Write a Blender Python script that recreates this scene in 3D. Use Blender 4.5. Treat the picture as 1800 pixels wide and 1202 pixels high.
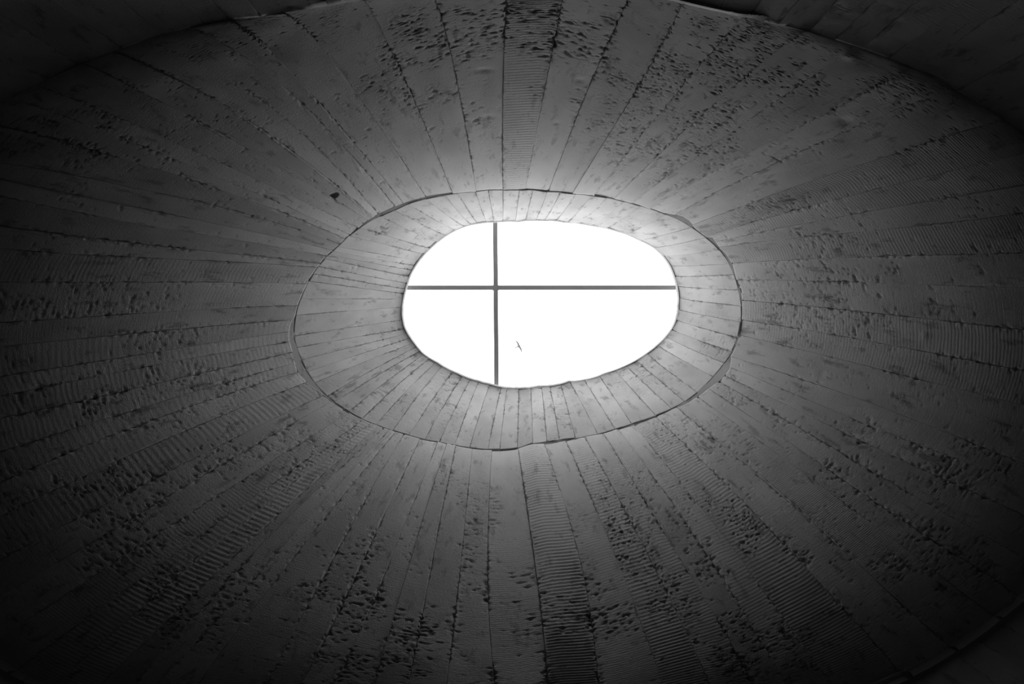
import bpy, math, random
import numpy as np

# ------------------------------------------------------------------ scene, camera, sky, exposure
for o in list(bpy.data.objects):
    bpy.data.objects.remove(o)
scene = bpy.context.scene
col = scene.collection

FPX = 1200.0                 # focal length in pixels of the 1800 x 1202 frame
CAM_Z = 1.5                  # eye height above the floor
cam_data = bpy.data.cameras.new('camera')
cam_data.sensor_width = 36.0
cam_data.lens = 36.0 * FPX / 1800.0
cam_data.clip_end = 500.0
cam = bpy.data.objects.new('camera', cam_data)
col.objects.link(cam)
cam.location = (0, 0, CAM_Z)
cam.rotation_euler = (math.pi, 0, 0)      # looking straight up, +X to the right, +Y down the picture
scene.camera = cam

SKY = 6.7
world = bpy.data.worlds.new('overcast_sky')
scene.world = world
world.use_nodes = True
bg = world.node_tree.nodes['Background']
bg.inputs['Color'].default_value = (1, 1, 1, 1)
bg.inputs['Strength'].default_value = SKY

vs = scene.view_settings
vs.view_transform = 'Standard'
vs.look = 'None'
vs.exposure = 0.0
vs.gamma = 1.0
vs.use_curve_mapping = False
scene.cycles.diffuse_bounces = 2

# heights above the eye
D0, D1, D2 = 6.0, 4.7, 2.3       # oculus rim, joint below the throat, joint below the funnel
DE = 0.08                         # and towards the upper end
DT = 0.14                         # the joint below the throat climbs towards the right
DV = 0.7                          # the lower joint dips at the two flanks and rises at the two ends
P_END = 3.0
P_THROAT, P_FUNNEL, P_BASE = 1.35, 1.8, 1.7
ROOM_SPREAD = 1.65                # how far the lower wall leans out down to the floor

# sampling portal for the sky in the roof opening (guides sampling only, gives no light itself)
pl = bpy.data.lights.new('sky_portal', 'AREA')
pl.shape = 'RECTANGLE'
pl.size, pl.size_y = 590 / FPX * (D0 + .105), 388 / FPX * (D0 + .105)
pl.cycles.is_portal = True
po = bpy.data.objects.new('sky_portal', pl)
col.objects.link(po)
po.location = ((950 - 900) / FPX * (D0 + .105), (534 - 601) / FPX * (D0 + .105), CAM_Z + D0 + 0.19)

# ------------------------------------------------------------------ noise
def _hash(ix, iy, iz):
    h = (ix.astype(np.int64) * 374761393 + iy.astype(np.int64) * 668265263 + iz.astype(np.int64) * 1442695041) & 0xFFFFFFFF
    h = ((h ^ (h >> 13)) * 1274126177) & 0xFFFFFFFF
    h = ((h ^ (h >> 16)) * 2246822519) & 0xFFFFFFFF
    return ((h ^ (h >> 15)) & 0xFFFFFF) / float(0xFFFFFF)

def vnoise(x, y, seed):
    x, y = np.broadcast_arrays(np.asarray(x, float), np.asarray(y, float))
    ix, iy = np.floor(x).astype(np.int64), np.floor(y).astype(np.int64)
    fx, fy = x - ix, y - iy
    ux, uy = fx * fx * (3 - 2 * fx), fy * fy * (3 - 2 * fy)
    z = np.full(ix.shape, seed, np.int64)
    a, b = _hash(ix, iy, z), _hash(ix + 1, iy, z)
    c, d = _hash(ix, iy + 1, z), _hash(ix + 1, iy + 1, z)
    return (a + (b - a) * ux) * (1 - uy) + (c + (d - c) * ux) * uy

def fbm(x, y, seed, octv=3):
    s, amp, tot = 0, 1.0, 0
    for k in range(octv):
        s = s + amp * vnoise(np.asarray(x) * 2 ** k, np.asarray(y) * 2 ** k, seed + 17 * k)
        tot += amp
        amp *= 0.5
    return s / tot

def sstep(a, b, x):
    t = np.clip((x - a) / (b - a), 0, 1)
    return t * t * (3 - 2 * t)

# ------------------------------------------------------------------ outlines, measured around the axis C
CX, CY = 910.0, 560.0
def polar(x, y):
    x, y = np.asarray(x, float), np.asarray(y, float)
    return (-90 - np.degrees(np.arctan2(y - CY, x - CX))) % 360.0, np.hypot(x - CX, y - CY)

def ring(pts, smooth=1.2):
    p = np.array(pts, float)
    a, r = polar(p[:, 0], p[:, 1])
    o = np.argsort(a); a, r = a[o], r[o]
    a2 = np.concatenate([a - 360, a, a + 360]); r2 = np.concatenate([r, r, r])
    g = np.arange(0, 360, 0.5)
    v = np.interp(g, a2, r2)
    k = np.exp(-0.5 * (np.arange(-20, 21) * 0.5 / smooth) ** 2); k /= k.sum()
    v = np.convolve(np.concatenate([v[-20:], v, v[:20]]), k, 'valid')
    g2 = np.concatenate([g, [360.0]]); v2 = np.concatenate([v, v[:1]])
    return lambda q: np.interp(np.asarray(q) % 360.0, g2, v2)

E0 = ring([(910,391.2),(872.6,391.9),(844.6,393.7),(823.6,397.7),(802.6,405.9),(781.7,418),(760.6,435.5),(744.3,451.8),
 (732.7,468.2),(723.3,484.5),(717.5,502),(712.8,520.7),(709.8,537),(709.8,555),(712.8,572),(719.8,587),(732.7,604.7),
 (746.7,621),(770,635),(805,653.7),(840,666.5),(863.3,672.8),(882,677.7),(910,679.3),(946.7,675.8),(998,668),(1063.3,653.7),
 (1098.3,640.8),(1133.3,621),(1161.3,598.5),(1177.7,579),(1184.5,566),(1189.3,546.3),(1190.5,523),(1187,498.5),(1177.7,471.7),(1166,453),
 (1149.7,436.7),(1119.3,421.5),(1098.3,412.2),(1082,407.5),(1037.7,398.2),(993.3,392.3),(953.7,389.3)], 0.8)
E1 = ring([(910,334.5),(884,334.5),(858.7,334.5),(835.3,337.5),(802.6,339.8),(781.7,343.3),(746.7,350.3),(716.3,358.5),(695.3,369),
 (669.7,379.5),(653.3,386.5),(630,401.7),(613.7,414.5),(599.7,428.5),(583.3,442.5),(571.7,454),(560,467),(549.5,481),(542.5,495),
 (536.7,506.7),(527.3,527.7),(521,548),(517,576.7),(518,600),(523.8,616.3),(532,637.3),(540.2,653.7),(550.7,670),(567,688.7),
 (583.3,702.7),(609,720.2),(625.3,730.7),(662.7,747),(690.7,756.3),(718.7,764.5),(746.7,771.5),(772.3,776.2),(800.3,782),(828.3,786.7),
 (863.3,789.5),(909.3,788),(935,779.5),(960.7,776.2),(993.3,771.5),(1040,764.5),(1082,754),(1117,742.3),(1152,730.7),(1189.3,714.3),
 (1226.7,688.7),(1254.7,660.7),(1273.3,638.5),(1285,621),(1296.7,592),(1302.5,562.7),(1302.5,532.3),(1296.7,504.3),(1289.7,481),
 (1282.7,464.7),(1271,447.2),(1254.7,428.5),(1238.3,415.7),(1217.3,400.5),(1196.3,387.7),(1170.7,377.2),(1142.7,367.8),(1110,358.5),
 (1077.3,350.3),(1040,344.5),(1005,341),(963,337.5)], 1.0)
E2 = ring([(900,-16),(757,-14),(662,-4),(560,16),(480,28),(401,38),(358,44),(283,62),(215,87),(140,116),(43,160),(-60,225),(-200,360),(-290,500),
 (-310,620),(-260,780),(-180,950),(-90,1090),(0,1175),(160,1240),(400,1275),(700,1290),(950,1295),(1200,1280),(1450,1240),(1560,1205),
 (1680,1140),(1780,1065),(1900,950),(2000,800),(2040,620),(2010,470),(1920,330),(1765,215),(1690,163),(1600,118),(1514,86),(1425,58),
 (1314,34),(1240,18),(1150,-4),(1050,-14)], 3.0)
# width of the shadowed ledge under the throat, in reference pixels
_lp = [((908,334),.6),((830,338),.8),((800,340),1.5),((747,350),5),((716,358),4.5),((690,371),7),((665,381),6),((645,391),4),((628,402),1),
 ((600,428),.8),((575,450),2.5),((560,467),.8),((530,525),1.5),((519,553),1.5),((517,572),7),((517,590),9.5),((520,617),10.5),((528,633),12),((541,655),15),
 ((553,672),11),((567,688),4),((583,702),2.5),((609,720),2.5),((660,746),1.5),((700,758),1),((800,782),1),((900,789),1.5),((935,779),2),((965,776),5),((993,771),4),
 ((1020,768),1),((1090,752),1),((1112,744),3.5),((1122,741),1),((1185,716),1),((1205,704),6),((1235,681),8.5),((1253,662),15),((1268,645),15),((1276,634),8),
 ((1283,625),2.5),((1296,594),2.5),((1302,565),1),((1302,525),3),((1298,508),3),((1291,487),1),((1283,465),5),((1272,449),5),((1262,437),3),((1254,428),6),((1246,421),8),
 ((1240,417),1.5),((1222,404),1.5),((1215,399),4),((1205,392),8),((1192,386),9),((1178,380),6),((1165,375),1.5),((1120,361),2),((1050,346),2.5),((1000,341),1)]
_la, _lv = polar([p[0][0] for p in _lp], [p[0][1] for p in _lp])
_lwid = np.array([p[1] for p in _lp]); _o = np.argsort(_la)
def ledge(q):
    a, w = _la[_o], _lwid[_o]
    return np.interp(np.asarray(q) % 360.0, np.concatenate([a - 360, a, a + 360]), np.concatenate([w, w, w]))
E1b = lambda q: E1(q) + ledge(q)

def pt(q, r, d):
    """point at bearing q, r reference pixels off the axis at height d above the eye"""
    a = np.radians(-90 - np.asarray(q))
    return np.stack([(CX + r * np.cos(a) - 900) / FPX * d, (CY + r * np.sin(a) - 601) / FPX * d, CAM_Z + d + 0 * np.asarray(r)], -1)

def d1(q):
    return D1 + DT * (1 - np.sin(np.radians(np.asarray(q)))) + DE * (1 + np.cos(np.radians(np.asarray(q))))

def d1b(q):
    return d1(q) - 1.6 * ledge(q) / FPX * D1

def d2(q):
    return D2 - DV * np.cos(np.radians(2 * np.asarray(q)))

def spread(q):
    return 0.86 + (ROOM_SPREAD - 0.86) * np.sin(np.radians(np.asarray(q))) ** 2

def rise(tier, q, s):
    """share of the height gone after share s of the spread: trumpet profile"""
    s = np.clip(np.asarray(s, float), -.02, 1.02)
    if tier == 'throat':
        return 1 - np.maximum(1 - s, 0) ** P_THROAT
    if tier == 'funnel':
        return 1 - np.maximum(1 - s, 0) ** (P_END + (P_FUNNEL - P_END) * np.sin(np.radians(np.asarray(q))) ** 2)
    return np.maximum(s, 0) ** (.9 + (P_BASE - .9) * np.sin(np.radians(np.asarray(q))) ** 2)

def surf(tier, q, s):
    if tier == 'throat':
        a, b = pt(q, E1(q), d1(q)), pt(q, E0(q) + 3.0, D0)
    elif tier == 'funnel':
        a, b = pt(q, E1b(q), d1b(q)), pt(q, E2(q), d2(q))
    else:
        a = pt(q, E2(q), d2(q))
        b = pt(q, E2(q) * spread(q), d2(q))
        b[..., 2] = 0.0
    g = rise(tier, q, s)[..., None]
    s = np.asarray(s)[..., None]
    return np.concatenate([a[..., :2] + (b - a)[..., :2] * s, a[..., 2:] + (b - a)[..., 2:] * g], -1)

_ST = np.linspace(0, 1, 201)
def s_of(tier, q, r):
    """share s at which the surface shows r reference pixels off the axis"""
    out = []
    for qq, rr in zip(np.atleast_1d(q), np.atleast_1d(r)):
        P = surf(tier, np.full(201, qq), _ST)
        d = P[:, 2] - CAM_Z
        rad = np.hypot(P[:, 0] / d * FPX + 900 - CX, P[:, 1] / d * FPX + 601 - CY)
        out.append(np.interp(rr, np.maximum.accumulate(rad), _ST))
    return np.array(out)

# ------------------------------------------------------------------ board joints read off the photograph
throat_j = [(884.3,334.5,884.3,391),(858.6,336,869,391.5),(835.3,337.5,856.3,392.8),(803.8,339.8,840,394.5),(782.8,345.7,829,397),
 (749,350,816.7,398.5),(717.5,358.5,801.5,404.5),(693,370,785,414.5),(669.7,381.8,771,427.3),(634.7,401.7,758,437.3),(613.7,414.5,747.8,447),
 (588,432,739,459),(583.3,441.3,733,468),(574,447,728,476),(569.3,455.3,722,487),(560,469.3,717.5,498),(553,482,714,508),(543.7,494.5,712.5,516),
 (527.3,525.3,710.5,526),(519.2,554.5,709.8,540),(518,590.7,710,562),(522.7,610.5,712.5,577),(528.5,632.7,716,586),(540.2,653.7,720,594),
 (557.7,671,727,602),(577.5,694.5,734,609),(590.3,705,740,616),(616,721.3,747,622),(639.3,733,756,629),(663.8,743.5,767,636.2),(690.7,756.3,779,642.5),
 (719.8,764.5,797,652),(746.7,771.5,815,658),(773,775,829,663),(799,782,843,668),(826,784.3,861,673.5),(857.5,789,881,678.5),(878.5,787.8,891.3,680),
 (909.3,787.8,911.7,680.5),(936,777.3,932.7,679),(960.7,774,951,676.5),(982.6,771,965,675),(1009.7,767,983,671.5),(1049,760,1000,668.5),(1082,754.5,1023,664),
 (1110,744.5,1050,658),(1153,730,1079.6,650),(1177.7,716.7,1099.5,642),(1201,704,1117,632),(1223,688.7,1135.7,621),(1252.3,661.8,1153.2,606),
 (1273.3,638.5,1169.5,592),(1285,617.5,1179,579),(1296.7,593,1187,562),(1301.3,566,1190.5,544),(1302.5,538,1190.5,524),(1297.8,510,1188.5,503),
 (1288.5,483.3,1184,486),(1285,463,1175.5,468),(1264,440,1164,450),(1240.7,418,1149,436),(1215,400.5,1124,423),(1170.7,378.3,1101,412),(1121.7,366.7,1064,403),
 (1096,357,1039,398.5),(1063.3,352.7,1017,394.5),(1037.7,347.5,998,392),(1010.8,345,977,390),(985.2,339.8,957,389.5),(961.8,337.5,941,390),(936,337,923.5,390.5),
 (912.8,336.3,906,391)]
funnel_j = [
 [(884,333),(882.3,14)], [(835.8,333),(798.2,168),(778.6,79),(757,16)], [(792.9,334.5),(744.6,229),(694.5,136),(662,61)],
 [(748,345),(714,304),(648,211),(587,125),(520,50)], [(707,356),(684,326),(641,283),(519,154),(443,71)], [(691,360),(644,308),(594,258),(526,193),(400,90)],
 [(662,374),(619,322),(580,290),(553,266),(480,207),(349,120)], [(657,383),(640,361),(583,322),(500,270),(349,168),(286,132)],
 [(648,388),(612,369),(572,343),(526,318),(436,275),(358,225),(243,165)], [(630,401),(583,381),(515,349),(411,302),(336,272),(220,220)],
 [(616,413),(553,393),(490,358),(383,316),(311,290),(250,266)], [(607,421),(558,396),(461,367),(376,338),(268,304),(157,268)],
 [(597,430),(537,408),(451,386),(351,365),(236,336)], [(585,441),(537,429),(465,417),(372,397),(250,374),(147,351),(43,331)],
 [(576,451),(558,445),(433,429),(361,418),(250,400),(100,372)], [(563,464),(458,454),(358,444),(229,433),(107,418)],
 [(557,470),(454,465),(300,460),(143,451),(0,442)], [(538,499),(358,499),(179,501),(0,501)], [(524,537),(375,544),(257,554.6),(143,563.5),(0,570.7)],
 [(509,562),(393,574),(293,583),(143,599),(0,613.6)], [(508,583),(375,604.7),(293,619),(143,644),(0,667)], [(510,601),(379,624),(265,646),(107,681.6),(0,699.5)],
 [(511,619),(440,637),(307,669),(150,706.6),(0,739)], [(518,638),(429,663.7),(322,697.7),(164,748),(0,798)], [(528,653),(447,676),(358,708),(200,770),(86,820),(0,849)],
 [(544,671),(461,701),(386,733),(286,780),(193,824),(71,879),(0,910)], [(569,694),(519,721),(422,767),(358,800),(265,849),(136,917),(0,986)],
 [(584,705),(537,730),(429,795),(336,850),(257,902),(161,958),(96,995),(0,1051)], [(612,726),(564,765),(501,800),(411,853),(322,912),(229,976),(161,1022),(36,1101)],
 [(636,739),(562,795),(508,834),(451,875),(343,951),(250,1019),(200,1058),(143,1101)], [(650,746),(580,803),(465,892),(386,955),(308,1022),(272,1058),(214,1105),(157,1151)],
 [(662,751),(590,816),(504,893),(447,950),(365,1030),(315,1079),(257,1135),(200,1180)], [(673,754),(626,790),(587,836),(508,920),(425,1005),(343,1090),(315,1119)],
 [(684,757),(657,780),(616,836),(560,900),(483,984),(415,1062),(351,1135),(308,1176)], [(694,760),(641,826),(601,883),(558,935),(501,1005),(447,1077),(404,1133),(361,1194)],
 [(708,765),(691,795),(655,865),(616,933),(580,1006),(533,1085),(480,1190)], [(736,772),(719,826),(687,890),(651,958),(612,1037),(588,1094),(537,1198)],
 [(768,778),(759,813),(737,858),(705,947),(676,1019),(641,1101),(601,1183)], [(784,782),(777,810),(759,872),(737,943),(719,994),(691,1101),(669,1176)],
 [(801,784),(789,826),(775,926),(755,1022),(734,1126),(719,1198)], [(830,789),(827,833),(820,890),(809,994),(794,1101),(787,1183)],
 [(864,792),(861,987),(861,1198)], [(911,790),(922,876),(930,958),(941,1051),(955,1190)], [(957,780),(963,804),(984,868),(1009,987),(1034,1130)],
 [(996,775),(998,793),(1027,868),(1081,987),(1117,1112)], [(1030,769),(1034,790),(1059,833),(1099,915),(1142,994),(1181,1094)],
 [(1062,762),(1081,804),(1109,854),(1138,897),(1167,947),(1221,1051)], [(1087,755),(1125,805),(1160,860),(1200,930),(1250,1010),(1330,1130)],
 [(1113,746),(1131,766),(1170,820),(1199,858),(1239,919),(1278,972),(1360,1080),(1457,1198)],
 [(1153,732),(1180,754),(1199,783),(1253,836),(1296,879),(1335,919),(1364,951),(1418,1010),(1471,1069),(1518,1115)],
 [(1195,718),(1226,747),(1253,772),(1310,822),(1346,858),(1389,897),(1453,951),(1503,994),(1553,1040),(1636,1115)],
 [(1226,697),(1248,717),(1320,768),(1371,804),(1432,854),(1510,915),(1575,965),(1625,998),(1729,1072)],
 [(1247,683),(1296,716),(1340,750),(1367,772),(1418,808),(1468,840),(1518,876),(1553,897),(1625,947),(1661,972)],
 [(1266,670),(1324,708),(1382,745),(1439,780),(1493,812),(1571,854),(1625,886),(1697,929),(1800,987)],
 [(1274,660),(1317,683),(1367,708),(1428,737),(1496,772),(1553,800),(1611,827),(1668,854)],
 [(1283,645),(1340,675),(1453,722),(1589,776),(1732,829),(1800,854)], [(1291,628),(1371,655),(1453,683),(1539,719),(1596,740),(1679,769),(1768,808)],
 [(1299,589),(1382,608),(1482,637),(1589,665),(1689,690),(1800,716)], [(1303,562),(1403,580),(1518,601),(1607,619),(1732,644),(1800,655)],
 [(1305,528),(1417,540),(1535,554),(1625,565),(1800,585)], [(1297,492),(1446,499),(1589,502),(1800,511)], [(1287,463),(1417,458),(1518,456),(1661,454),(1800,449)],
 [(1266,434),(1360,425),(1482,415),(1607,402),(1718,392)], [(1260,424),(1389,400),(1518,379),(1607,361),(1679,350),(1800,329)],
 [(1248,413),(1303,400),(1417,368),(1503,349),(1586,325),(1697,300),(1800,272)], [(1221,394),(1299,365),(1389,336),(1482,307),(1589,272),(1689,239),(1757,211)],
 [(1187,377),(1267,338),(1360,297),(1446,257),(1536,214),(1636,175)], [(1142,366),(1200,338),(1271,299),(1321,272),(1389,236),(1453,204),(1518,170),(1578,139)],
 [(1110,358),(1150,330),(1208,290),(1274,247),(1332,211),(1407,159),(1457,121)], [(1079,350),(1160,279),(1206,236),(1267,175),(1332,125),(1382,86)],
 [(1043,345),(1099,279),(1145,225),(1190,168),(1240,112),(1290,56)], [(1006,341),(1045,283),(1077,229),(1110,180),(1150,115),(1185,50)],
 [(964.6,336),(991,268),(1016,200),(1045,143),(1077,68),(1092,34)], [(923.5,335),(938,247),(952,172),(966,111),(977,46)]]
base_px = [(640,6),(510,20),(401,36),(358,41),(283,61),(215,86),(139,114),(43,143),(1200,25),(1314,36),(1425,54),(1514,86),(1632,107),(1704,148),(1661,1137),(1729,1075)]

SG = np.linspace(0, 1, 41)
def unwrap(a, ref):
    return ref + (a - ref + 180) % 360 - 180

def throat_curves():
    rows, ref = [], 0.0
    for x1, y1, x0, y0 in throat_j:
        a = unwrap(polar(x1, y1)[0], ref if rows else 0); b = unwrap(polar(x0, y0)[0], a)
        rows.append(a + (b - a) * SG); ref = a + 3
    return np.array(rows)

def funnel_curves():
    rows, ref = [], 0.0
    for pts in funnel_j:
        p = np.array(pts, float)
        q, r = polar(p[:, 0], p[:, 1])
        q0 = unwrap(q[0], ref); q = unwrap(q, q0); ref = q0 + 3
        s = s_of('funnel', q, r)
        s[0] = 0.0
        deg = 2 if len(s) >= 4 else 1
        w = np.ones(len(s)); w[0] = 2.0
        c = np.polyfit(s, q, deg, w=w)
        sm = min(max(s.max(), 0.3), 1.0)
        v = np.polyval(c, np.minimum(SG, sm)) + np.polyval(np.polyder(c), sm) * np.maximum(SG - sm, 0) * 0.6
        rows.append(v)
    return np.array(rows)

def tidy(rows, name, mingap):
    for it in range(200):
        bad = 0
        for j in range(len(rows)):
            k = (j + 1) % len(rows)
            nxt = rows[k] + (360 if k == 0 else 0)
            d = mingap - (nxt - rows[j])
            m = d > 1e-6
            if m.any():
                bad += 1
                rows[j] = np.where(m, rows[j] - d / 2, rows[j])
                rows[k] = np.where(m, rows[k] + d / 2, rows[k])
        if not bad:
            break
    ker = np.array([1, 2, 3, 2, 1.0]); ker /= ker.sum()
    for j in range(len(rows)):
        e = np.concatenate([2 * rows[j][0] - rows[j][2:0:-1], rows[j], 2 * rows[j][-1] - rows[j][-2:-4:-1]])
        rows[j] = np.convolve(e, ker, 'valid')
    return rows

J_throat = tidy(throat_curves(), 'throat', 0.9)
J_funnel = tidy(funnel_curves(), 'funnel', 1.0)
_qb = sorted(float(polar(*p)[0]) for p in base_px)
_full, n = [], len(_qb)
for i in range(n):
    a, b = _qb[i], _qb[(i + 1) % n] + (360 if i == n - 1 else 0)
    ra = pt(np.linspace(a, b, 9), E2(np.linspace(a, b, 9)), d2(np.linspace(a, b, 9)))
    L = np.linalg.norm(np.diff(ra, axis=0), axis=1).sum()
    k = max(1, int(round(L / 0.19)))
    _full += [a + (b - a) * m / k for m in range(k)]
J_base = np.array([[q] * len(SG) for q in _full])

# ------------------------------------------------------------------ materials
def new_mat(name):
    m = bpy.data.materials.new(name)
    m.use_nodes = True
    return m, m.node_tree, m.node_tree.nodes['Principled BSDF']

SPEC = .22
GRAIN, SAW, RIBH, HOLEH, SCABH = .0012, .0006, .00026, .0018, .0022
def concrete_material(name, albedo, boards=True):
    m, nt, bs = new_mat(name)
    N, L = nt.nodes, nt.links
    N.remove(bs)
    bs = N.new('ShaderNodeBsdfPrincipled'); bs.inputs['Roughness'].default_value = .80; bs.inputs['Specular IOR Level'].default_value = SPEC
    L.new(bs.outputs[0], N['Material Output'].inputs['Surface'])
    def node(t, **kw):
        n_ = N.new(t)
        for k, v in kw.items():
            setattr(n_, k, v)
        return n_
    def math_(op, a, b=None, clamp=False):
        n_ = node('ShaderNodeMath', operation=op); n_.use_clamp = clamp
        for i, x in enumerate((a, b)):
            if x is None: continue
            if isinstance(x, (int, float)): n_.inputs[i].default_value = x
            else: L.new(x, n_.inputs[i])
        return n_.outputs[0]
    def attr(nm):
        return node('ShaderNodeAttribute', attribute_name=nm).outputs['Fac']
    def mapr(x, a, b, c=0.0, d=1.0):
        n_ = node('ShaderNodeMapRange', interpolation_type='SMOOTHSTEP')
        L.new(x, n_.inputs[0])
        for i, v in enumerate((a, b, c, d)): n_.inputs[i + 1].default_value = v
        return n_.outputs[0]
    geo = node('ShaderNodeTexCoord')
    if boards:
        uv = node('ShaderNodeUVMap', uv_map='metres').outputs[0]
    else:
        uv = geo.outputs['Object']
    def noise(vec, scale, stretch=(1, 1, 1), detail=3.0, rough=0.55):
        mp = node('ShaderNodeMapping'); L.new(vec, mp.inputs[0]); mp.inputs['Scale'].default_value = stretch
        n_ = node('ShaderNodeTexNoise'); L.new(mp.outputs[0], n_.inputs['Vector'])
        n_.inputs['Scale'].default_value = scale; n_.inputs['Detail'].default_value = detail; n_.inputs['Roughness'].default_value = rough
        return n_.outputs['Fac']
    # colour: board tone, cloudy cement, stains with a shape of their own
    cloudy = noise(uv, 5.0, (1, .5, 1), 2)
    stain = mapr(noise(uv, 10.0, (1.5, .5, 1), 3, .65), .55, .70)
    v = math_('MULTIPLY', attr('tone') if boards else 1.0, albedo)
    v = math_('MULTIPLY', v, mapr(cloudy, .25, .75, .88, 1.12))
    v = math_('MULTIPLY', v, math_('SUBTRACT', 1.0, math_('MULTIPLY', stain, math_('ADD', .36, math_('MULTIPLY', attr('rough') if boards else .3, .30)))))
    comb = node('ShaderNodeCombineColor')
    for i in range(3): L.new(v, comb.inputs[i])
    L.new(comb.outputs[0], bs.inputs['Base Color'])
    # fine relief: sandy grain, saw marks across the board, little blow holes, scabs in the rough zones
    h = math_('MULTIPLY', math_('SUBTRACT', noise(uv, 120.0, (1, 1, 1), 2), .5), GRAIN)
    if boards:
        saw = math_('MULTIPLY', math_('SUBTRACT', noise(uv, 110.0, (.05, 1, 1), 1), .5), SAW)
        h = math_('ADD', h, saw)
        rib = math_('SINE', math_('MULTIPLY', math_('ADD', attr('ribv'), math_('MULTIPLY', cloudy, 2.0)), 6.28318))
        h = math_('ADD', h, math_('MULTIPLY', math_('MULTIPLY', rib, attr('rib')), RIBH))
        vor = node('ShaderNodeTexVoronoi'); L.new(uv, vor.inputs['Vector']); vor.inputs['Scale'].default_value = 34.0
        hole = mapr(vor.outputs['Distance'], .06, .16, 1.0, 0.0)
        gate = mapr(cloudy, .50, .60)
        h = math_('SUBTRACT', h, math_('MULTIPLY', math_('MULTIPLY', hole, gate), HOLEH))
        scab = mapr(noise(uv, 130.0, (.6, 1.1, 1), 2, .6), .52, .60)
        h = math_('SUBTRACT', h, math_('MULTIPLY', math_('MULTIPLY', scab, attr('rough')), SCABH))
    bp = node('ShaderNodeBump'); L.new(h, bp.inputs['Height'])
    bp.inputs['Strength'].default_value = 1.0; bp.inputs['Distance'].default_value = 1.0
    L.new(bp.outputs[0], bs.inputs['Normal'])
    return m

ALB = 0.36
M_board = concrete_material('board_marked_concrete', ALB)
M_back = concrete_material('joint_concrete', ALB * 0.8, False)
M_floor = concrete_material('floor_screed', 0.10, False)
M_steel, nt_, b_ = new_mat('painted_steel')
b_.inputs['Base Color'].default_value = (.60, .60, .60, 1); b_.inputs['Roughness'].default_value = .55
M_glass, nt_, b_ = new_mat('clear_glass')
nt_.nodes.remove(b_)
_t = nt_.nodes.new('ShaderNodeBsdfTransparent'); _t.inputs[0].default_value = (.96, .96, .96, 1)
_g = nt_.nodes.new('ShaderNodeBsdfGlossy'); _g.inputs['Roughness'].default_value = .02
_lw = nt_.nodes.new('ShaderNodeLayerWeight'); _lw.inputs[0].default_value = .5
_pw = nt_.nodes.new('ShaderNodeMath'); _pw.operation = 'POWER'; nt_.links.new(_lw.outputs['Facing'], _pw.inputs[0]); _pw.inputs[1].default_value = 5
_f = nt_.nodes.new('ShaderNodeMath'); _f.operation = 'MULTIPLY_ADD'; nt_.links.new(_pw.outputs[0], _f.inputs[0]); _f.inputs[1].default_value = .8; _f.inputs[2].default_value = .04
_x = nt_.nodes.new('ShaderNodeMixShader')
nt_.links.new(_f.outputs[0], _x.inputs[0]); nt_.links.new(_t.outputs[0], _x.inputs[1]); nt_.links.new(_g.outputs[0], _x.inputs[2])
nt_.links.new(_x.outputs[0], nt_.nodes['Material Output'].inputs['Surface'])
M_bird, nt_, b_ = new_mat('feathers')
b_.inputs['Base Color'].default_value = (.05, .05, .05, 1); b_.inputs['Roughness'].default_value = .9; b_.inputs['Specular IOR Level'].default_value = .1

# ------------------------------------------------------------------ mesh helpers
def mesh_from_arrays(name, co, quads, uv=None, attrs=None):
    me = bpy.data.meshes.new(name)
    co = np.ascontiguousarray(co, np.float32); quads = np.ascontiguousarray(quads, np.int32)
    me.vertices.add(len(co)); me.vertices.foreach_set('co', co.ravel())
    nq = len(quads)
    me.loops.add(nq * 4); me.loops.foreach_set('vertex_index', quads.ravel())
    me.polygons.add(nq)
    me.polygons.foreach_set('loop_start', np.arange(0, nq * 4, 4, dtype=np.int32))
    me.polygons.foreach_set('loop_total', np.full(nq, 4, np.int32))
    me.update(calc_edges=True)
    me.polygons.foreach_set('use_smooth', np.ones(nq, bool))
    if uv is not None:
        ul = me.uv_layers.new(name='metres')
        ul.data.foreach_set('uv', np.ascontiguousarray(uv[quads.ravel()], np.float32).ravel())
    for k, v in (attrs or {}).items():
        a = me.attributes.new(k, 'FLOAT', 'POINT')
        a.data.foreach_set('value', np.ascontiguousarray(v, np.float32))
    return me

def add_obj(name, me, mat, parent=None):
    o = bpy.data.objects.new(name, me)
    col.objects.link(o)
    if mat and not me.materials: me.materials.append(mat)
    o.parent = parent
    return o

def tag(o, label, cat, kind=None, group=None):
    o['label'] = label; o['category'] = cat
    if kind: o['kind'] = kind
    if group: o['group'] = group
    return o

def grid_quads(nu, nv):
    i = np.arange(nu * nv).reshape(nv, nu)
    return np.stack([i[:-1, :-1], i[:-1, 1:], i[1:, 1:], i[1:, :-1]], -1).reshape(-1, 4)

def inward(tier, q, s):
    e = 0.05; f = 1e-3
    tq = surf(tier, q + e, s) - surf(tier, q - e, s)
    ts = surf(tier, q, s + f) - surf(tier, q, s - f)
    nrm = np.cross(tq, ts); nrm /= np.linalg.norm(nrm, axis=-1, keepdims=True)
    p = surf(tier, q, s)
    axis = np.stack([(CX - 900) / FPX * (p[..., 2] - CAM_Z), (CY - 601) / FPX * (p[..., 2] - CAM_Z), p[..., 2]], -1)
    flip = np.sign(((axis - p) * nrm).sum(-1, keepdims=True))
    return nrm * flip

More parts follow.
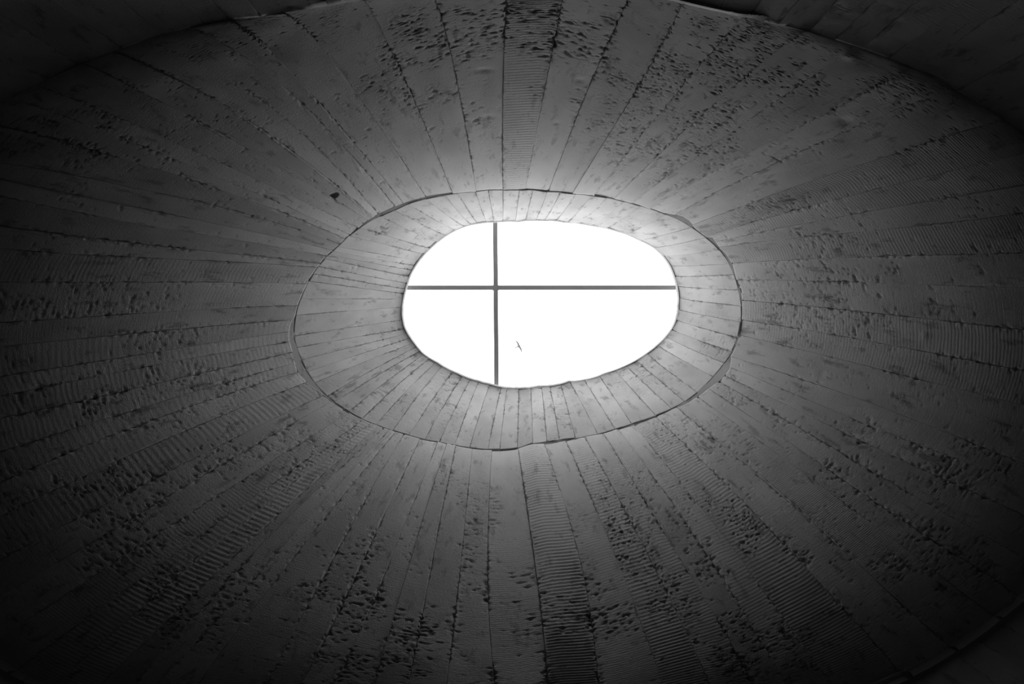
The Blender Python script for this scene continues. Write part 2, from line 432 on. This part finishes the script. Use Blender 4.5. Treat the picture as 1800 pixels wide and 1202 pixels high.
# ------------------------------------------------------------------ the setting: shells behind the boards
BACK = 0.020
def shell(name, tier, label, cat='wall'):
    q = np.linspace(0, 360, 361)[:-1]
    s = np.linspace(0, 1, 25)
    Q, S = np.meshgrid(q, s)
    P = surf(tier, Q, S) - inward(tier, Q, S) * BACK
    if tier == 'base':
        P[-1, :, 2] = 0.0
    co = P.reshape(-1, 3)
    nv, nu = Q.shape
    i = np.arange(nu * nv).reshape(nv, nu); j = np.roll(i, -1, 1)
    quads = [np.stack([i[:-1], j[:-1], j[1:], i[1:]], -1).reshape(-1, 4)]
    extra = []
    def ringstrip(A, B):
        base = len(co) + sum(len(e) for e in extra)
        extra.append(np.concatenate([A, B]))
        a = np.arange(nu) + base; b = a + nu
        quads.append(np.stack([a, np.roll(a, -1), np.roll(b, -1), b], -1))
    if tier == 'throat':        # the ledge under the throat, reaching back behind the funnel
        ringstrip(pt(q, E1(q) + .0, d1(q) + .003), pt(q, E1b(q) + .5, d1b(q) + .003))
        ringstrip(pt(q, E1b(q) + .5, d1b(q) + .003), pt(q, E1b(q) + 40, d1b(q) + .003))
        ringstrip(P[-1], pt(q, E0(q) + 40, D0 + .04))
    if tier == 'funnel':        # meets the ledge above and the lower wall below
        ringstrip(P[0], pt(q, E1b(q) + 12, d1b(q) + .004))
        ringstrip(P[-1], pt(q, E2(q) + 40, d2(q) + .03))
    me = mesh_from_arrays(name, np.concatenate([co] + extra), np.concatenate(quads))
    o = add_obj(name, me, M_back)
    tag(o, label, cat, 'structure')
    return o

wall_throat = shell('wall_throat', 'throat', 'pale board-marked concrete throat closest around the skylight')
wall_funnel = shell('wall_funnel', 'funnel', 'dark board-marked concrete funnel flaring below the pale throat')
wall_base = shell('wall_base', 'base', 'near-black concrete lower wall in the outer corners below the funnel')

# floor: oval screed
q = np.linspace(0, 360, 181)[:-1]
rim = pt(q, E2(q) * spread(q) + 30, d2(q)); rim[:, 2] = 0
fl = bpy.data.meshes.new('floor')
top = [tuple(p) for p in rim]; bot = [(p[0], p[1], -.12) for p in rim]; k = len(top)
fl.from_pydata(top + bot, [], [list(range(k)), list(range(2 * k - 1, k - 1, -1))] + [[i, k + i, k + (i + 1) % k, (i + 1) % k] for i in range(k)])
floor = add_obj('floor', fl, M_floor)
tag(floor, 'dark oval screed floor below the concrete funnel', 'floor', 'structure')

# ------------------------------------------------------------------ board relief
# rough, honeycombed zones seen in the photograph: x, y, rx, ry, strength
ROUGH = [(770,90,110,80,1),(930,60,190,50,.8),(1050,180,60,150,.5),(1180,210,130,120,1),(1290,90,80,70,1),(1380,120,90,60,.6),(830,160,60,90,.5),(690,160,70,60,.7),
 (90,240,130,60,.8),(200,275,120,40,.5),(150,525,180,40,.8),(300,605,90,30,.5),(330,680,120,50,.6),(120,690,150,60,.6),(320,735,110,40,.8),(120,860,200,70,.6),
 (420,810,130,50,.7),(560,760,90,50,.8),(230,945,200,70,.5),(330,1060,140,90,.5),(610,1050,90,150,.7),(850,960,50,120,.9),(800,860,60,60,.7),(930,1030,60,90,.6),
 (1120,930,80,110,1),(1180,1000,120,90,.9),(1040,870,70,70,.5),(1260,930,80,90,.8),(1230,760,80,50,.7),(1310,770,90,60,.6),(1330,1140,140,70,.9),(1420,970,60,80,.5),
 (1480,835,60,40,.9),(1560,740,120,50,.8),(1690,800,120,70,.7),(1640,1000,120,100,.7),(1450,560,120,50,.8),(1560,560,120,60,.6),(1420,400,130,60,.8),(1480,470,160,40,.7),
 (1350,500,60,30,.6),(1290,690,40,40,.9),(640,700,90,40,.5),(620,680,70,25,.8),(790,720,30,60,.6),(980,720,60,60,.3),(1150,660,80,40,.4),(700,400,90,30,.5),(1120,385,60,30,.5),
 (1270,600,40,60,.5),(1620,160,90,60,.4),(740,1130,110,80,.5),(1050,1060,120,90,.5)]
ROUGH = np.array(ROUGH, float)
DENTS = [(851,126,13,4,-.005),(857,207,12,4,-.004),(1485,214,16,7,-.006),(1019,145,7,4,-.004),(978,219,5,3,-.005),(1466,352,8,4,.004),(1625,590,7,6,.005),(1444,658,8,7,-.004),(1495,100,14,8,.008),(1755,205,12,10,.008),(564,770,12,9,.004),(1196,124,9,3,-.004),(840,914,7,7,-.003),(1774,1058,10,8,.006)]

def rough_mask(P):
    d = P[..., 2] - CAM_Z
    d = np.where(d < .3, .3, d)
    x = P[..., 0] / d * FPX + 900; y = P[..., 1] / d * FPX + 601
    m = np.zeros(x.shape)
    for a, b, rx, ry, w in ROUGH:
        m = np.maximum(m, w * np.clip(1.25 - ((x - a) / rx) ** 2 - ((y - b) / ry) ** 2, 0, 1))
    return m

def board(tier, j, rows, rng, rib_amp, rib_period, tone, name, parent, mat, dv, s_lo=0.0, s_hi=1.0, hole=None, kind_l=0, kind_r=0, proud=None):
    A = rows[j]; B = rows[(j + 1) % len(rows)] + (360 if j == len(rows) - 1 else 0)
    f = lambda R, s: np.interp(s, SG, R)
    sm = np.linspace(s_lo, s_hi, 30)
    mid = surf(tier, (f(A, sm) + f(B, sm)) / 2, sm)
    length = np.linalg.norm(np.diff(mid, axis=0), axis=1).sum()
    width = np.linalg.norm(surf(tier, f(A, sm), sm) - surf(tier, f(B, sm), sm), axis=-1)
    wm = max(width.mean(), .02)
    nv = max(6, int(length / dv))
    s = np.linspace(s_lo, s_hi, nv)
    edge = np.array([.0004, .0022, .0050, .0090])
    edge = edge[edge < wm * .3]
    inner = np.linspace(edge[-1] + .006, wm - edge[-1] - .006, max(2, int(wm / (dv * 1.35))))
    uu = np.concatenate([edge, inner, wm - edge[::-1]]) / wm
    nu = len(uu)
    S, U = np.meshgrid(s, uu, indexing='ij')
    Q = f(A, S) * (1 - U) + f(B, S) * U
    P = surf(tier, Q, S)
    Nn = inward(tier, Q, S)
    wl = np.interp(S, sm, width)
    um = U * wl                                    # metres across
    vm = (S - s_lo) / (s_hi - s_lo) * length       # metres along
    sd = int(rng.integers(1, 1_000_000))
    R = rough_mask(P)
    R = np.clip((R * .95 + .20) * sstep(.30, .66, fbm(um * 7, vm * 5, sd + 5, 3)) * 1.35 * (.75 + .4 * rng.random()), 0, 1)
    # uneven setting and warp of the board
    h = (rng.normal(0, .0018) if proud is None else proud) + rng.normal(0, .0014) * (U - .5) * 2
    h = h + (fbm(um * 3, vm * 2.2, sd + 11, 2) - .5) * .007
    # joints: ragged crevices, or fins of cement squeezed out between the boards
    for side, kj, dist in ((0, kind_l, um), (1, kind_r, wl - um)):
        seed = 7000 + ((j + side) % len(rows)) * 31 + {'throat': 0, 'funnel': 9000, 'base': 18000}[tier]
        n1 = fbm(vm * 45, 0.5 + 0 * vm, seed, 2)
        n2 = fbm(vm * 3.0, 0.5 + 0 * vm, seed + 3, 2)
        open_ = sstep(.30, .62, n2) * .85 + .15
        w = (.0014 + .0085 * sstep(.45, .85, n1)) * open_ * (1 + 1.2 * R)
        h = h - (.010 * open_ * (.35 + .65 * sstep(.3, .6, n1))) * (1 - sstep(0, 1, dist / np.maximum(w, 1e-4)))
        if kj:
            fin = sstep(.35, .6, n2) * (.4 + n1)
            h = h + kj * .006 * fin * np.exp(-((dist - .003) / .0045) ** 2)
        # crumbled patches strung along the joint
        n3 = vnoise(um * 70, vm * 55, seed + 9)
        h = h - .006 * sstep(.62, .80, n3) * np.exp(-(dist / .016) ** 2) * (.65 + R) * sstep(.35, .6, n2)
    # pits and honeycombing
    p1 = vnoise(um * 48, vm * 78, sd + 21) * .7 + vnoise(um * 95, vm * 120, sd + 22) * .3
    h = h - .0055 * sstep(.68, .79, p1) * sstep(.22, .75, R)
    h = h - .0018 * (vnoise(um * 60, vm * 80, sd + 23) - .3) * R
    p2 = vnoise(um * 55, vm * 70, sd + 31)
    p2g = vnoise(um * 9, vm * 6, sd + 32)
    h = h - .004 * sstep(.86, .95, p2) * sstep(.45, .6, p2g)
    if rib_amp > 1.5:
        rr = np.sin(2 * np.pi * (vm / rib_period + .5 * fbm(um * 4, vm * 3, sd + 41, 2) + .15 * um / wm))
        h = h + .0005 * rib_amp * rr * (.35 + .9 * fbm(um * 5, vm * 4, sd + 43, 2)) * sstep(0, .012, um) * sstep(0, .012, wl - um)
    for dx, dy, rx, ry, amp in DENTS:              # single dents and knots
        d = P[..., 2] - CAM_Z
        e2 = ((P[..., 0] / d * FPX + 900 - dx) / rx) ** 2 + ((P[..., 1] / d * FPX + 601 - dy) / ry) ** 2 if tier != 'base' else np.full(h.shape, 9.0)
        h = h + amp * np.exp(-e2)
    if hole is not None:                           # the form-tie hole
        hx, hy, ang, ra, rb = hole
        d = P[..., 2] - CAM_Z
        px = P[..., 0] / d * FPX + 900 - hx; py = P[..., 1] / d * FPX + 601 - hy
        ca, sa = math.cos(ang), math.sin(ang)
        a = (px * ca + py * sa) / ra; b = (-px * sa + py * ca) / rb
        h = h - .075 * sstep(1.05, .75, np.sqrt(a * a + b * b))
    P = P + Nn * h[..., None]
    # skirt back to the shell
    G = np.concatenate([P[:, :1] - Nn[:, :1] * .022, P, P[:, -1:] - Nn[:, -1:] * .022], 1)
    G = np.concatenate([G[:1] - np.concatenate([Nn[:1, :1], Nn[:1], Nn[:1, -1:]], 1) * .020, G, G[-1:] - np.concatenate([Nn[-1:, :1], Nn[-1:], Nn[-1:, -1:]], 1) * .020], 0)
    pad = lambda X: np.pad(X, 1, mode='edge')
    off = (rng.random() * 40, rng.random() * 40)
    uv = np.stack([pad(um) + off[0], pad(vm) + off[1]], -1).reshape(-1, 2)
    attrs = {'tone': np.full(G.shape[0] * G.shape[1], tone), 'rough': pad(R).ravel(),
             'rib': np.full(G.shape[0] * G.shape[1], rib_amp if rib_amp <= 1.5 else .6), 'ribv': (pad(vm) / rib_period).ravel()}
    quads = grid_quads(G.shape[1], G.shape[0])
    co = G.reshape(-1, 3)
    # wind the faces towards the room
    c = co[quads[len(quads) // 2]]
    if np.dot(np.cross(c[1] - c[0], c[2] - c[0]), Nn[nv // 2, nu // 2]) < 0:
        quads = quads[:, ::-1]
    return add_obj(name, mesh_from_arrays(name, co, quads, uv, attrs), mat, parent)

DETAIL = 1.0
rng = np.random.default_rng(11)
# throat boards
for j in range(len(J_throat)):
    board('throat', j, J_throat, rng, float(rng.random() * .35), .012 + .006 * rng.random(), float(np.clip(rng.normal(1.03, .04), .94, 1.12)),
          'board', wall_throat, M_board, .0095 / DETAIL, s_lo=.002 - .004 * rng.random(), s_hi=1.0, kind_l=0, kind_r=0, proud=rng.normal(0, .0012))
# funnel boards: ribbed ones as in the photograph (index of the joint at their near side)
RIB = {73: (2.2, .024), 72: (.6, .010), 71: (.9, .012), 70: (.8, .012), 68: (.9, .014), 67: (.6, .014), 64: (1.3, .020), 63: (1.1, .018), 62: (.5, .018), 61: (1.2, .018), 58: (1.1, .018), 57: (.9, .018),
       25: (1.6, .034), 19: (.9, .030), 20: (1.2, .030), 21: (1.2, .026), 22: (1.0, .026), 23: (1.2, .034), 24: (.9, .03), 28: (.9, .020), 29: (2.0, .030), 30: (2.2, .030), 16: (.9, .022), 17: (.5, .02),
       42: (2.6, .026), 43: (.6, .02), 44: (2.0, .028), 45: (1.4, .024), 41: (.7, .016), 40: (.7, .012), 39: (.6, .010), 48: (1.8, .026), 47: (.9, .024), 50: (.8, .012), 51: (.9, .010), 36: (.6, .01), 7: (.9, .008), 8: (.4, .01)}
TONE = {73: .96, 0: 1.06, 1: 1.0, 2: .95, 25: .92, 26: .9, 18: .97, 60: 1.05, 59: 1.03}
for j in range(len(J_funnel)):
    ra, rp = RIB.get(j, (float(rng.random() * .35), .012 + .01 * rng.random()))
    kl = float(rng.random() < .35); kr = 0.0
    hole = (585.5, 344.0, math.radians(-27), 10.5, 4.6) if j == 7 else None
    board('funnel', j, J_funnel, rng, ra, rp, TONE.get(j, float(np.clip(rng.normal(1.0, .07), .84, 1.15))), 'board', wall_funnel, M_board,
          (.0045 if ra > 1.5 or hole else .0066) / DETAIL, s_lo=0.0, s_hi=1.0, hole=hole, kind_l=kl, kind_r=kr)
# lower wall boards: only their upper part shows in the corners
for j in range(len(J_base)):
    board('base', j, J_base, rng, float(rng.random() * .3), .02, float(np.clip(rng.normal(.95, .06), .8, 1.1)), 'board', wall_base, M_board,
          .03, s_lo=0.0, s_hi=.999, proud=rng.normal(-.001, .0008))

# ------------------------------------------------------------------ rim of the oculus
q = np.linspace(0, 360, 361)[:-1]
jag = 0.7 * (fbm(q * .35, 0 * q, 77, 3) - .5)
prof = [pt(q, E0(q) + 3.4, D0 - .004), pt(q, E0(q) + 1.6 + jag, D0 + .012), pt(q, (E0(q) + jag) * D0 / (D0 + .06) * 1.011, D0 + .06), pt(q, E0(q) * D0 / (D0 + .09) + 3.5, D0 + .09),
        pt(q, E0(q) + 70, D0 + .09), pt(q, E0(q) + 70, D0 - .25)]
co = np.concatenate(prof); nq_ = len(q); qs = []
for k in range(len(prof) - 1):
    a = np.arange(nq_) + k * nq_; b = a + nq_
    qs.append(np.stack([a, np.roll(a, -1), np.roll(b, -1), b], -1))
uvr = np.stack([np.tile(np.radians(q), len(prof)), np.repeat(np.arange(len(prof)) * .05, nq_)], -1)
me = mesh_from_arrays('trim_1', co, np.concatenate(qs))
trim = add_obj('trim_1', me, M_back)
tag(trim, 'smooth pale concrete lip around the edge of the skylight opening', 'rim', 'structure')

# ------------------------------------------------------------------ skylight: bars and four panes
win = bpy.data.objects.new('window_1', None)
col.objects.link(win)
ZB = D0 + .105                           # underside of the bars above the eye
def wx(x): return (x - 900) / FPX * ZB
def wy(y): return (y - 601) / FPX * ZB
win.location = (wx(872), wy(505.5), CAM_Z + ZB)
tag(win, 'glazed skylight with dark cross of glazing bars over the oval opening', 'skylight', 'structure')
bpy.context.view_layer.update()
def box_mesh(name, verts8):
    me = bpy.data.meshes.new(name)
    me.from_pydata(verts8, [], [(0, 3, 2, 1), (4, 5, 6, 7), (0, 1, 5, 4), (1, 2, 6, 5), (2, 3, 7, 6), (3, 0, 4, 7)])
    return me
def local(x, y, z): return (x - win.location.x, y - win.location.y, z)
def bar(name, x0, y0, x1, y1, w, z0, z1, mat):
    dx, dy = x1 - x0, y1 - y0; l = math.hypot(dx, dy); nx, ny = -dy / l * w / 2, dx / l * w / 2
    base = [(x0 + nx, y0 + ny), (x1 + nx, y1 + ny), (x1 - nx, y1 - ny), (x0 - nx, y0 - ny)]
    me = box_mesh(name, [local(a, b, z0) for a, b in base] + [local(a, b, z1) for a, b in base])
    o = add_obj(name, me, mat, win)
    bv = o.modifiers.new('bevel', 'BEVEL'); bv.width = .0025; bv.segments = 2
    return o
XL, XR, YT, YB = wx(655), wx(1245), wy(340), wy(728)
HB = .06
wv, wh = 8.2 / FPX * ZB, 8.1 / FPX * ZB
tx0, tx1 = wx(870.4 - (391 - 340) * .0078), wx(872.7 + (728 - 676) * .0078)
bar('glazing_bar', tx0, YT, tx1, YB, wv, 0, HB, M_steel)
cxm = wx(871.3)
bar('glazing_bar', XL, wy(505.6), cxm - wv / 2, wy(505.5), wh, .0006, HB - .0006, M_steel)
bar('glazing_bar', cxm + wv / 2, wy(505.5), XR, wy(505.2), wh, .0006, HB - .0006, M_steel)
# little weld fillets in the four corners of the cross
for sx in (-1, 1):
    for sy in (-1, 1):
        x, y, r = cxm + sx * wv / 2, wy(505.5) + sy * wh / 2, .009
        vs_ = [(x - sx * .003, y - sy * .003), (x + sx * r, y - sy * .003), (x + sx * r * .3, y + sy * r * .3), (x - sx * .003, y + sy * r)]
        me = bpy.data.meshes.new('weld')
        me.from_pydata([local(a, b, .002) for a, b in vs_] + [local(a, b, HB - .004) for a, b in vs_], [], [(0, 1, 2, 3), (4, 7, 6, 5), (0, 4, 5, 1), (1, 5, 6, 2), (2, 6, 7, 3), (3, 7, 4, 0)])
        add_obj('weld', me, M_steel, win)
# outer frame on the roof
for a in ((XL, YT, XR, YT), (XL, YB, XR, YB), (XL, YT, XL, YB), (XR, YT, XR, YB)):
    bar('frame', *a, .05, -.005, HB + .012, M_steel)
for (a, b) in ((XL, cxm), (cxm, XR)):
    for (c, d) in ((YT, wy(505.5)), (wy(505.5), YB)):
        g = .006
        v = [(a + g, c + g), (b - g, c + g), (b - g, d - g), (a + g, d - g)]
        me = box_mesh('pane', [local(x, y, HB + .001) for x, y in v] + [local(x, y, HB + .013) for x, y in v])
        add_obj('pane', me, M_glass, win)

# ------------------------------------------------------------------ the bird high above the skylight
BD = 50.0
bpos = ((911.6 - 900) / FPX * BD, (608.6 - 601) / FPX * BD, CAM_Z + BD)
def loft(sections):
    vs_, fs = [], []
    k = len(sections[0])
    for s_ in sections: vs_ += s_
    for i in range(len(sections) - 1):
        for m_ in range(k):
            fs.append((i * k + m_, i * k + (m_ + 1) % k, (i + 1) * k + (m_ + 1) % k, (i + 1) * k + m_))
    fs.append(tuple(range(k))[::-1]); fs.append(tuple((len(sections) - 1) * k + m_ for m_ in range(k)))
    return vs_, fs
def ell(cx, cy, cz, rx, rz, k=10):
    return [(cx + rx * math.cos(2 * math.pi * i / k), cy, cz + rz * math.sin(2 * math.pi * i / k)) for i in range(k)]
bird_secs = [ell(0, -.235, 0, .006, .004), ell(0, -.20, .0, .014, .014), ell(0, -.17, .005, .032, .032), ell(0, -.13, .003, .036, .036), ell(0, -.08, 0, .055, .050),
             ell(0, 0, 0, .066, .060), ell(0, .09, .004, .050, .044), ell(0, .16, .008, .034, .022), ell(0, .20, .010, .045, .010), ell(0, .27, .012, .065, .006)]
V, F = loft(bird_secs)
for sgn in (-1, 1):
    ws = []
    for (d, y, c, z, t) in ((.02, -.02, .15, .02, .022), (.18, -.06, .14, .06, .016), (.32, -.05, .115, .075, .012), (.46, .01, .08, .06, .008), (.58, .09, .03, .035, .004)):
        ws.append([(sgn * d, y - c / 2, z), (sgn * d, y - c * .2, z + t), (sgn * d, y + c / 2, z), (sgn * d, y - c * .2, z - t * .5)])
    v2, f2 = loft(ws)
    F += [tuple(i + len(V) for i in f_) for f_ in f2]; V += v2
me = bpy.data.meshes.new('bird'); me.from_pydata(V, [], F)
for p in me.polygons: p.use_smooth = True
bird = add_obj('bird', me, M_bird)
bird.location = bpos
bird.rotation_euler = (0, 0, math.radians(63))
tag(bird, 'tiny grey bird gliding high in the white sky above the skylight', 'bird')
